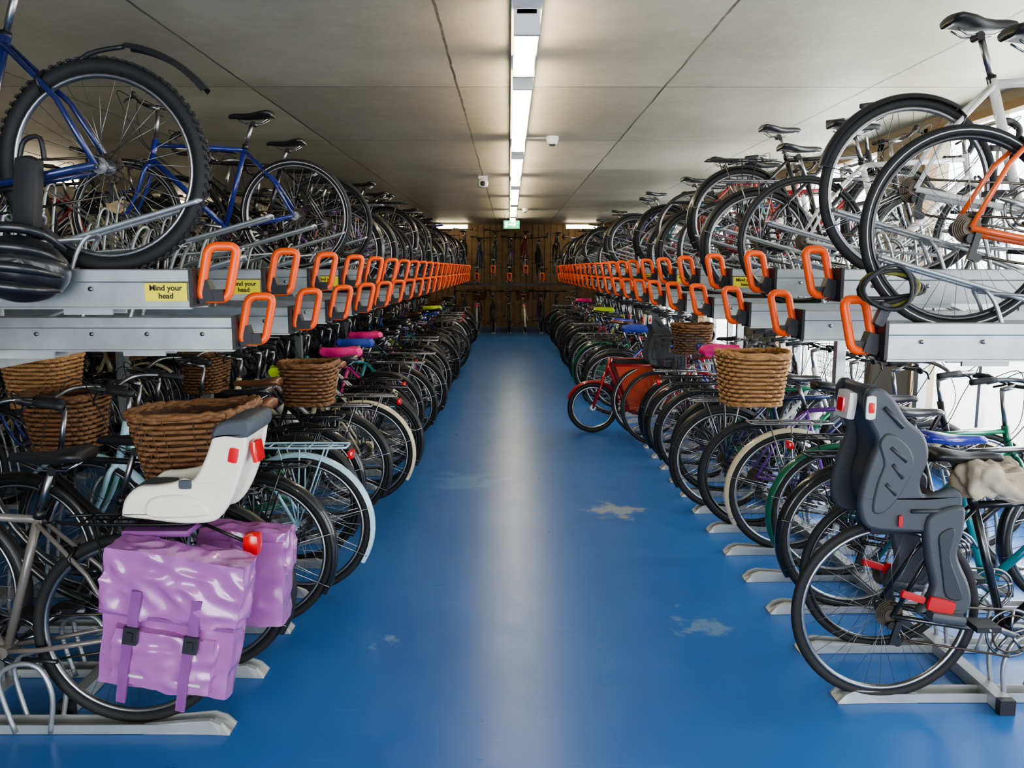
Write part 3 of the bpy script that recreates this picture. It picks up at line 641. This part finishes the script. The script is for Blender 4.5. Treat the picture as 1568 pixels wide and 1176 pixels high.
n5=nz(40,3,.5); cc=mix(ramp(n5.outputs['Fac'],.66,.72,(0,0,0,1),(.3,.3,.3,1)).outputs[0],cc,(.20,.18,.14,1))
l.new(cc,p.inputs['Base Color']); p.inputs['Roughness'].default_value=.5
bp=n.new('ShaderNodeBump'); bp.inputs['Strength'].default_value=.3; bp.inputs['Distance'].default_value=.01; l.new(n2.outputs['Fac'],bp.inputs['Height']); l.new(bp.outputs[0],p.inputs['Normal']); MT['ceiling_concrete']=cm
cx,cy=(X0+X1)/2,(Y0+Y1)/2
room('floor',[((cx,cy,-.05),(X1-X0+.4,Y1-Y0+.4,.1))],'floor_blue')
room('ceiling',[((cx,cy,CZ+.1),(X1-X0+.4,Y1-Y0+.4,.2))],'ceiling_concrete')
room('wall_left',[((X0-.1,cy,CZ/2),(.2,Y1-Y0,CZ))],'wall_paint')
b=MB(); b.box((cx,Y1+.1,CZ/2),(X1-X0,.2,CZ),'wood_dark')
for i in range(60):
    b.box((X0+.1+i*.168,Y1-.012,CZ/2),(.15,.024,CZ),'wood_dark')
obj(b.mesh('wall_far'),'wall_far')
room('wall_back',[((-4.6,Y0-.1,CZ/2),(4,.2,CZ)),((3.2,Y0-.1,CZ/2),(.5,.2,CZ)),((.2,Y0-.1,CZ-.15),(5.7,.2,.3))],'wall_paint')
wins=[(-2.5,1.2),(2.0,7.0),(7.8,10.6),(12.0,15.0),(17,19.5)]
bx=[((X1+.1,cy,.15),(.2,Y1-Y0,.3)),((X1+.1,cy,CZ-.04),(.2,Y1-Y0,.08))]; prev=Y0
for a,c in wins+[(Y1,Y1)]:
    bx.append(((X1+.1,(prev+a)/2,(.3+CZ-.08)/2),(.2,a-prev,CZ-.38))); prev=c
room('wall_right',bx,'wall_paint')
for i,(a,c) in enumerate(wins):
    b=MB(); zc=(.3+CZ-.08)/2; h=CZ-.38
    for y in(a+.03,c-.03): b.box((X1+.02,y,zc),(.1,.06,h),'frame_brown')
    for z in(.33,CZ-.11): b.box((X1+.02,(a+c)/2,z),(.1,c-a,.06),'frame_brown')
    q=max(2,int((c-a)/.9))
    for j in range(1,q): b.box((X1+.04,a+(c-a)*j/q,zc),(.05,.04,h),'galv_light')
    for z in(1.0,1.9): b.box((X1+.04,(a+c)/2,z),(.04,c-a,.03),'galv_light')
    obj(b.mesh('window'),'window_%d'%(i+1))
b=MB(); b.box((0,10,-.25),(60,60,.1),'outside_ground'); obj(b.mesh('outside_ground'),'ground_outside')
b=MB(); b.box((.08,9.5,CZ-.025),(.14,26.5,.05),'white_fit')
obj(b.mesh('trunk'),'ceiling_cable_trunking')
def batten(x,y,L,rot=0):
    b=MB(); b.box((0,0,-.012),(.09,L+.06,.024),'white_fit')
    pr=[V((.055*cos(a),0,-.07-.045*sin(a))) for a in [-pi*.35+pi*1.7*q/16 for q in range(17)]]
    b.loft([[p_+V((0,s_*L/2,0)) for p_ in pr] for s_ in(-1,1)],'tube_glow')
    for s_ in(-1,1): b.box((0,s_*(L/2+.015),-.06),(.12,.03,.11),'white_fit')
    return obj(b.mesh('batten'),'fluorescent_ceiling_light',Matrix.Translation((x,y,CZ-.05))@Matrix.Rotation(rot,4,'Z'))
batten(.08,4.35,.8); batten(.08,-1.2,2.6)
for i in range(5): batten(.08,6.4+3.12*i,2.6)
batten(-1.5,22.0,.8,pi/2); batten(-3.0,22.0,.8,pi/2); batten(1.9,22.0,.8,pi/2)
for i in range(4): batten(-5.6,5.5+4.6*i,1.5)
def det(x,y):
    b=MB(); b.cylZ((0,0,-.015),.06,.03,'white_fit'); b.cylZ((0,0,-.05),.045,.04,'white_fit',20,.055); b.cylZ((0,0,-.075),.025,.02,'darkmetal',12)
    obj(b.mesh('detector'),'smoke_detector',Matrix.Translation((x,y,CZ)))
det(.40,7.9); det(.32,17)
b=MB(); b.tube([(.16,7.9,CZ-.012),(.34,7.9,CZ-.012)],.01,'white_fit',8); obj(b.mesh('conduit'),'electrical_conduit')
b=MB(); b.box((0,0,-.02),(.12,.12,.04),'white_fit'); b.puff((0,-.02,-.09),(.12,.16,.11),'white_fit',n=10,rd=.7); b.puff((0,-.09,-.10),(.06,.05,.06),'plastic_black',n=8,rd=.8)
obj(b.mesh('camera'),'security_camera',Matrix.Translation((-.35,11.2,CZ)))
b=MB(); b.box((0,0,0),(.36,.03,.18),'exit_green'); b.box((-.02,-.017,0),(.11,.004,.025),'exit_white'); b.add([(.05,-.018,-.045),(.05,-.018,.045),(.11,-.018,0)],[(0,2,1)],'exit_white',False)
b.box((-.12,-.017,.0),(.05,.004,.12),'exit_white'); b.tube([(-.14,0,.09),(-.14,0,.22)],.005,'darkmetal',6); b.tube([(.14,0,.09),(.14,0,.22)],.005,'darkmetal',6)
obj(b.mesh('exit'),'emergency_exit_sign',Matrix.Translation((.05,19.0,2.60)))
w=bpy.data.worlds.new('sky'); bpy.context.scene.world=w; w.use_nodes=True; nt=w.node_tree; bg=nt.nodes['Background']
bg.inputs[0].default_value=(.88,.94,1,1); bg.inputs[1].default_value=6.5
def area(x,y,z,sx,sy,e,rot,col=(.9,.95,1)):
    L=bpy.data.lights.new('daylight','AREA'); L.shape='RECTANGLE'; L.size=sx; L.size_y=sy; L.energy=e; L.color=col
    o=bpy.data.objects.new('daylight',L); C.objects.link(o); o.location=(x,y,z); o.rotation_euler=rot
area(X1+.35,4.6,1.5,2.2,4.8,200,(0,pi/2,0)); area(X1+.35,9.2,1.5,2.2,2.8,100,(0,pi/2,0)); area(.2,Y0-.3,1.3,5.2,2.4,210,(pi/2,0,0))
try: bpy.context.scene.view_settings.look='AgX - Medium High Contrast'
except Exception: pass
cam=bpy.data.cameras.new('camera'); co=bpy.data.objects.new('camera',cam); C.objects.link(co)
cam.sensor_width=36; cam.lens=36*1260/1568; cam.clip_end=200
co.location=(0,0,1.6); co.rotation_euler=(math.radians(90-7.95),0,math.radians(-.18)); bpy.context.scene.camera=co
